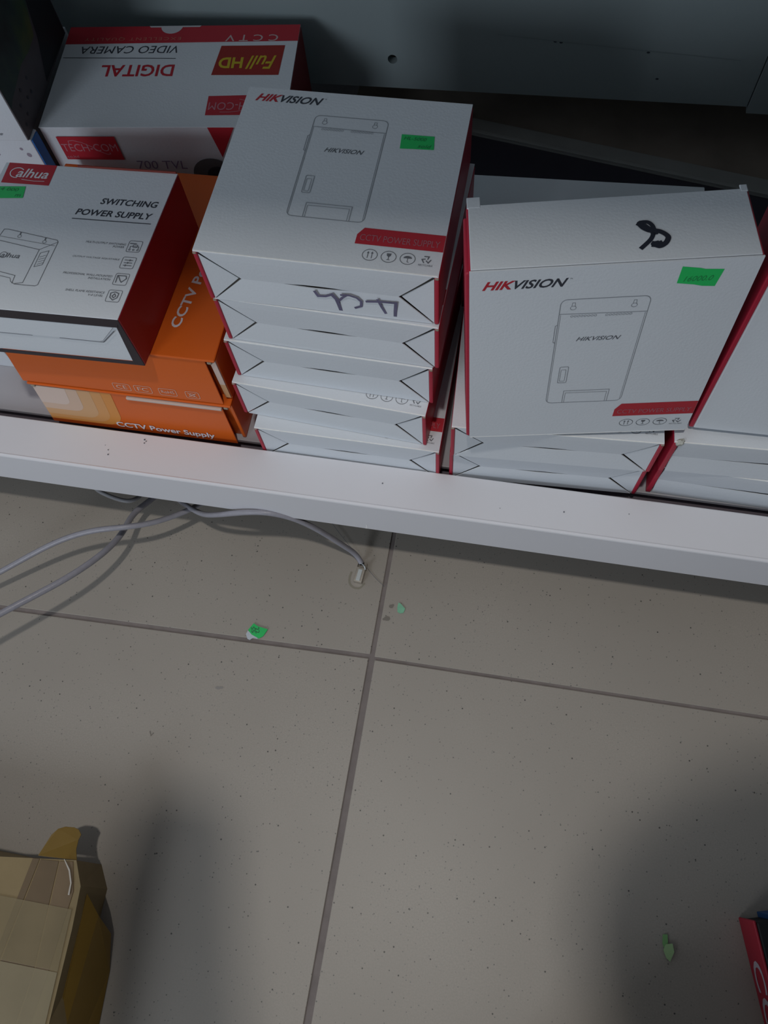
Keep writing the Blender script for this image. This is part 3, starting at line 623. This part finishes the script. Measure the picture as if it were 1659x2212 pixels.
# ================================================================== CABLES
CAB = mat('grey_cable', (.30, .295, .335, 1), .35, var=.12, vscale=120, bump=.3, bscale=250)
c1 = tube('network_cable', [(-1.02, .02, .0040), (-.92, .05, .0042), (-.82, .09, .010), (-.71, .165, .034), (-.6104, .2326, .055), (-.5747, .2564, .065), (-.5321, .2817, .078), (-.4869, .2969, .090), (-.4517, .3042, .092), (-.4225, .3179, .080), (-.4005, .3364, .067), (-.3719, .3617, .056), (-.3521, .3948, .042), (-.33, .4548, .018), (-.31, .53, .0045), (-.29, .60, .0045)], .0037, CAB, None, 'grey network cable arching higher across the left, running under the rail', 'cable')
c2 = tube('network_cable', [(-1.00, -.20, .0044), (-.90, -.14, .0048), (-.78, -.05, .030), (-.67, .060, .088), (-.602, .133, .106), (-.5587, .1693, .105), (-.5338, .1935, .10), (-.4964, .2308, .09), (-.4727, .2716, .072), (-.4636, .3062, .056), (-.4657, .3347, .045), (-.4604, .3549, .038), (-.4468, .3761, .028), (-.43, .43, .012), (-.42, .50, .0045)], .0041, CAB, None, 'thicker grey network cable descending to the lower left edge', 'cable')
plug = thing('plugged_cable', (0, 0, 0), 0, 'grey cable ending in a metal network plug lying on the floor tile', 'cable')
tube('cable_jacket', [(-0.455, 0.404, 0.02), (-0.4069, 0.3708, 0.045), (-0.3762, 0.3526, 0.065), (-0.3509, 0.3391, 0.085), (-0.3247, 0.3337, 0.108), (-0.2952, 0.3319, 0.128), (-0.2587, 0.3353, 0.138), (-0.2221, 0.339, 0.12), (-0.1927, 0.3395, 0.08), (-0.1676, 0.3397, 0.034), (-.1560, .3400, .0140), (-.1490, .3305, .0078)], .0036, CAB, plug)
pl = bpy.data.objects.new('plug_body', None)
METAL = mat('plug_metal', (.52, .48, .42, 1), .35, metal=.7, var=.15, vscale=80)
ax_ = Matrix.Translation((-.1480, .3255, .0004)) @ Matrix.Rotation(math.radians(-5), 4, 'Z')
def plugpart(name, m, *a, bevel=.0005):
    o = box(name, m, plug, *a, bevel=bevel); o.matrix_local = ax_; return o
plugpart('plug_shell', METAL, -.0058, .0058, -.0215, -.0010, 0, .0080)
plugpart('plug_wing', METAL, -.0062, -.0054, -.0015, .0068, 0, .0078); plugpart('plug_wing', METAL, .0054, .0062, -.0015, .0068, 0, .0078)
plugpart('plug_mouth', INK, -.0050, .0050, -.0018, -.0006, .0008, .0070, bevel=0)
plugpart('plug_latch', mat('clear_plastic', (.55, .58, .58, 1), .2), -.0028, .0028, -.0200, -.0040, .0080, .0094)
tube('shield_strand', [(-.1500, .3300, .010), (-.1440, .3270, .013), (-.1420, .3220, .010)], .0008, mat('foil', (.6, .66, .7, 1), .3, metal=.6), plug)
tube('hair_thread', [(-.215, .40, .003), (-.1988, .3811, .004), (-.1818, .3645, .004), (-.160, .345, .003), (-.136, .322, .0012), (-.125, .312, .0010), (-.1142, .3055, .0008)], .00028, INKMID, None, 'fine dark thread crossing beneath the metal plug', 'thread')
# coil under the rail
tube('cable_coil', [(-.60, .46, .0035), (-.5614, .389, .012), (-.5202, .3713, .024), (-.4921, .3645, .030), (-.4756, .3662, .026), (-.470, .390, .012), (-.48, .44, .0035)], .0030, mat('pale_cable', (.34, .34, .36, 1), .4), None, 'pale cable loop half hidden under the rail', 'cable')
# ring stain around the plug
bm = bmesh.new(); rr = []
STAIN = mat('stain', (.255, .235, .185, 1), .5)
P = Print((-.1500, .3080, 0), (1, 0, 0), (0, 1, 0), .0003)
P.line(smooth([(-.0115, .010), (-.0125, .002), (-.0105, -.006), (-.004, -.0105), (.004, -.0095), (.0085, -.003)]), .0026); so = P.done('water_stain', STAIN, floor)
P = Print((0, 0, 0), (1, 0, 0), (0, 1, 0), .0003)
for x, y, r in ((-.1005, .2795, .0032), (-.1032, .2625, .0042), (-.0985, .2815, .0018), (-.1070, .2610, .0022)): P.disc(x, y, r, 7, .8)
P.line([(-.3750, .0730), (-.3722, .0680), (-.3700, .0715)], .0012); P.done('scuff_marks', mat('scuff', (.20, .18, .155, 1), .6), floor)
P = Print((0, 0, 0), (1, 0, 0), (0, 1, 0), .0003); P.disc(-.3026, .1394, .004, 7, .5).disc(-.2985, .1405, .0028, 6, .6); P.done('scuff_marks', mat('pale_scuff', (.27, .255, .24, 1), .6), floor)

# ------------------------------------------------------------------ scraps of sticker on the floor
sc = thing('sticker_scrap', (-.2667, .2200, 0), 0, 'bright green sticker scrap with written digits, beside the long grout joint', 'paper scrap')
def curl(name, pts, m, parent, th=.0003, z=.0008, tilt=(0, 0)):
    bm = bmesh.new(); prism(bm, [(x, y, z + tilt[0] * x + tilt[1] * y) for x, y in pts], (0, 0, th)); return finish(bm, name, m, parent)
curl('green_face', [(-.0095, .0090), (-.0030, .0060), (.0110, .0040), (.0070, -.0060), (.0020, -.0100), (-.0090, -.0060), (-.0150, -.0010)], GREEN, sc, z=.0016)
curl('torn_backing', [(-.0150, -.0015), (-.0080, -.0062), (-.0010, -.0082), (.0005, -.0105), (-.0060, -.0100), (-.0095, -.0135), (-.0130, -.0125), (-.0165, -.0065)], mat('torn_paper', (.55, .60, .66, 1), .7, var=.15, vscale=200), sc, z=.0008)
P = Print((-.0035, -.001, .0019), (.35, -.94, 0), (.94, .35, 0), .0002); P.text('22', -.005, -.001, .0080, .0052).text('SS', -.007, -.0062, .0080, .0045); P.done('written_digits', INK, sc)
o = curl('sticker_scrap', [(-.0050, .0060), (-.0020, .0048), (.0048, -.0010), (.0035, -.0070), (-.0010, -.0085), (-.0045, -.0070), (-.0058, 0)], mat('mint_paper', (.22, .52, .34, 1), .6, var=.2, vscale=150), None, z=.0010); o.location = (-.0865, .2800, 0); tag(o, 'small mint paper flake right of the vertical grout joint', 'paper scrap')
o = thing('sticker_scrap', (.2624, -.0584, 0), 0, 'crumpled pale green scrap in the dark lower right', 'paper scrap')
curl('upper_fold', [(-.004, .013), (.001, .014), (.002, .004), (-.002, .000), (-.004, .004)], mat('pale_green', (.20, .42, .16, 1), .6), o, z=.0015)
curl('lower_fold', [(-.001, .004), (.006, .006), (.008, -.002), (.004, -.012), (.000, -.009), (-.003, -.002)], mat('yellow_green', (.30, .45, .22, 1), .6), o, z=.003, tilt=(.2, 0))

# ================================================================== KRAFT PARCEL (lower left)
KR = mat('kraft_card', (.25, .185, .092, 1), .75, var=.18, vscale=22, bump=.5, bscale=60)
KRD = mat('kraft_dark_band', (.135, .092, .050, 1), .7, var=.2, vscale=30)  # darker brown of the fold and corrugation bands
TAPE = mat('packing_tape', (.19, .115, .022, 1), .28, var=.15, vscale=20, bump=.3, bscale=40)
kp = thing('taped_parcel', (-.372, -.0790, 0), 0, 'kraft cardboard parcel wrapped in brown packing tape at the lower left', 'parcel')
bm = bmesh.new()
top = [(-.30, -.010), (-.1015, -.0110), (-.0150, .0000), (-.0020, -.024), (.0020, -.066), (.0060, -.150), (.016, -.300), (-.30, -.300)]
bot = [(-.30, -.012), (-.1000, -.0130), (-.0170, -.0060), (-.0020, -.030), (-.0010, -.069), (.0250, -.162), (.040, -.300), (-.30, -.300)]
Z = .080; n = len(top)
va = [bm.verts.new((x, y, 0.0003)) for x, y in bot]; vb = [bm.verts.new((x, y, Z)) for x, y in top]
bm.faces.new(va[::-1]); bm.faces.new(vb)
for i in range(n): bm.faces.new((va[i], va[(i + 1) % n], vb[(i + 1) % n], vb[i]))
finish(bm, 'carton_body', KR, kp)
# raised flap seams running towards the viewer
def strip(name, m, pts, z, th=.0008):
    bm = bmesh.new(); prism(bm, [(x, y, z) for x, y in pts], (0, 0, th)); return finish(bm, name, m, kp, .0003)
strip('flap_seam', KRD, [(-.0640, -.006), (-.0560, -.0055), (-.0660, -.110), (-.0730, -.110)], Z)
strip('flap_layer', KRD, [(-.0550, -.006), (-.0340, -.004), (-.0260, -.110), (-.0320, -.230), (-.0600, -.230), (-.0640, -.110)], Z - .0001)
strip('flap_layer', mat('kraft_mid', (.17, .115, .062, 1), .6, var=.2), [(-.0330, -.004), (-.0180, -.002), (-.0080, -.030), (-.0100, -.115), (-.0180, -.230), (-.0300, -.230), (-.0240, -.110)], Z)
strip('tape_glint_strip', mat('tape_glint', (.50, .46, .40, 1), .25), [(-.0285, -.001), (-.0272, -.001), (-.0180, -.010), (-.0120, -.022), (-.0105, -.034), (-.0125, -.034), (-.0135, -.023), (-.0192, -.0115)], Z + .0016)  # pale strip painting the glint along the clear tape
strip('tape_strip', mat('tape_pale', (.36, .29, .17, 1), .3, var=.15, alpha=.35), [(-.30, -.0490), (-.0040, -.0470), (.0000, -.1050), (-.30, -.1080)], Z + .0011, .0003)
strip('tape_strip', mat('tape_paler', (.40, .34, .22, 1), .3, var=.15, alpha=.45), [(-.30, -.1090), (.0000, -.1060), (.0060, -.200), (-.30, -.200)], Z + .0013, .0003)
bm = bmesh.new(); prism(bm, [(-.060, -.003, Z - .002), (-.0565, .008, Z - .003), (-.053, .020, Z - .004), (-.048, .027, Z - .005), (-.041, .0305, Z - .006), (-.031, .0315, Z - .007), (-.025, .030, Z - .007), (-.0205, .0255, Z - .007), (-.0215, .020, Z - .006), (-.0200, .010, Z - .004), (-.0150, .000, Z - .002)], (0, 0, .0010)); finish(bm, 'tape_tab', TAPE, kp, .0003)
bm = bmesh.new(); prism(bm, [(-.0010, -.032, .060), (.012, -.052, .045), (.020, -.072, .012), (.026, -.110, .001), (.040, -.300, .001), (.012, -.300, .055), (.003, -.110, .060)], (.0012, 0, .0006)); finish(bm, 'tape_side', TAPE, kp, .0003)

# ================================================================== RED AND BLACK BOX (lower right)
rb = thing('red_black_box', (.3390, -.0140, 0), -1.3075, 'flat red and black box with large white letters at the lower right corner', 'box')
# local x runs along the red side away from the shelf, local y to the right
box('side_wall', mat('scarlet_card', (.33, .012, .03, 1), .5), rb, 0, .24, 0, .003, 0, .0450, bevel=.003, segs=3)
box('box_body', mat('matt_black_card', (.012, .012, .014, 1), .6), rb, .002, .24, .003, .24, 0, .0452, bevel=.002)
box('blue_edge', mat('navy_blue_card', (.008, .07, .22, 1), .5), rb, -.004, .002, .020, .24, .004, .0455, bevel=.001)
P = Print((0, 0, 0), (1, 0, 0), (0, 0, 1), .0003); P.text('CCTV', .040, .010, .125, .026, 0, .01); P.done('white_lettering', mat('dull_white_ink', (.42, .36, .40, 1), .6), rb)
Print((0, 0, .0452), (1, 0, 0), (0, 1, 0), .0003).poly([(.016, .030), (.022, .034), (.024, .028), (.018, .025)]).done('white_mark', INKPINK, rb)

# ================================================================== THE PHOTOGRAPHER (behind the camera; shades the lower part of the floor)
pn = thing('person', (.34, -.72, 0), 0, 'person in dark clothes bending over the aisle with the camera, outside the picture', 'person')
def skin(name, joints, bones, m, parent, sub=2):
    me = bpy.data.meshes.new(name); me.from_pydata([j[0] for j in joints], bones, []); o = bpy.data.objects.new(name, me); COL.objects.link(o); o.parent = parent
    sk = o.modifiers.new('skin', 'SKIN'); sd = o.modifiers.new('sub', 'SUBSURF'); sd.levels = sub; sd.render_levels = sub
    for v, j in zip(me.skin_vertices[0].data, joints):
        v.radius = (j[1], j[1] if len(j) < 3 else j[2])
    me.skin_vertices[0].data[0].use_root = True
    me.materials.append(m); return o
J = [((0, -.10, .92), .15), ((-.03, .20, 1.14), .16), ((-.06, .42, 1.30), .18), ((-.14, .58, 1.36), .10), ((-.16, .63, 1.37), .16), ((-.17, .69, 1.37), .17), ((-.18, .74, 1.35), .10),
     ((-.26, .40, 1.30), .08), ((-.48, .42, 1.29), .055), ((-.54, .60, 1.27), .045), ((-.55, .68, 1.26), .035),
     ((.10, .62, 1.34), .18), ((.22, .52, 1.08), .06), ((.18, .56, .95), .042), ((.17, .58, .92), .035),
     ((-.10, -.10, .82), .10), ((-.10, .02, .47), .070), ((-.10, -.06, .10), .050), ((-.10, .06, .04), .040),
     ((.10, -.10, .82), .10), ((.14, .02, .47), .070), ((.14, -.06, .10), .050), ((.14, .06, .04), .040)]
B = [(0, 1), (1, 2), (2, 3), (3, 4), (4, 5), (5, 6), (2, 7), (7, 8), (8, 9), (9, 10), (2, 11), (11, 12), (12, 13), (13, 14), (0, 15), (15, 16), (16, 17), (17, 18), (0, 19), (19, 20), (20, 21), (21, 22)]
skin('body', J, B, mat('dark_clothes', (.03, .032, .04, 1), .9), pn)

cb = thing('shade_carton', (.04, -.66, 0), 0, 'unseen brown carton added on the floor to shade the lower right', 'box')  # out of view, added to block the front fill over the floor
box('carton_body', mat('plain_kraft', (.22, .15, .08, 1), .8, var=.1), cb, 0, .60, 0, .38, 0, .20, bevel=.002)
box('closing_tape', TAPE, cb, 0, .60, .165, .215, .20, .2006, bevel=0)
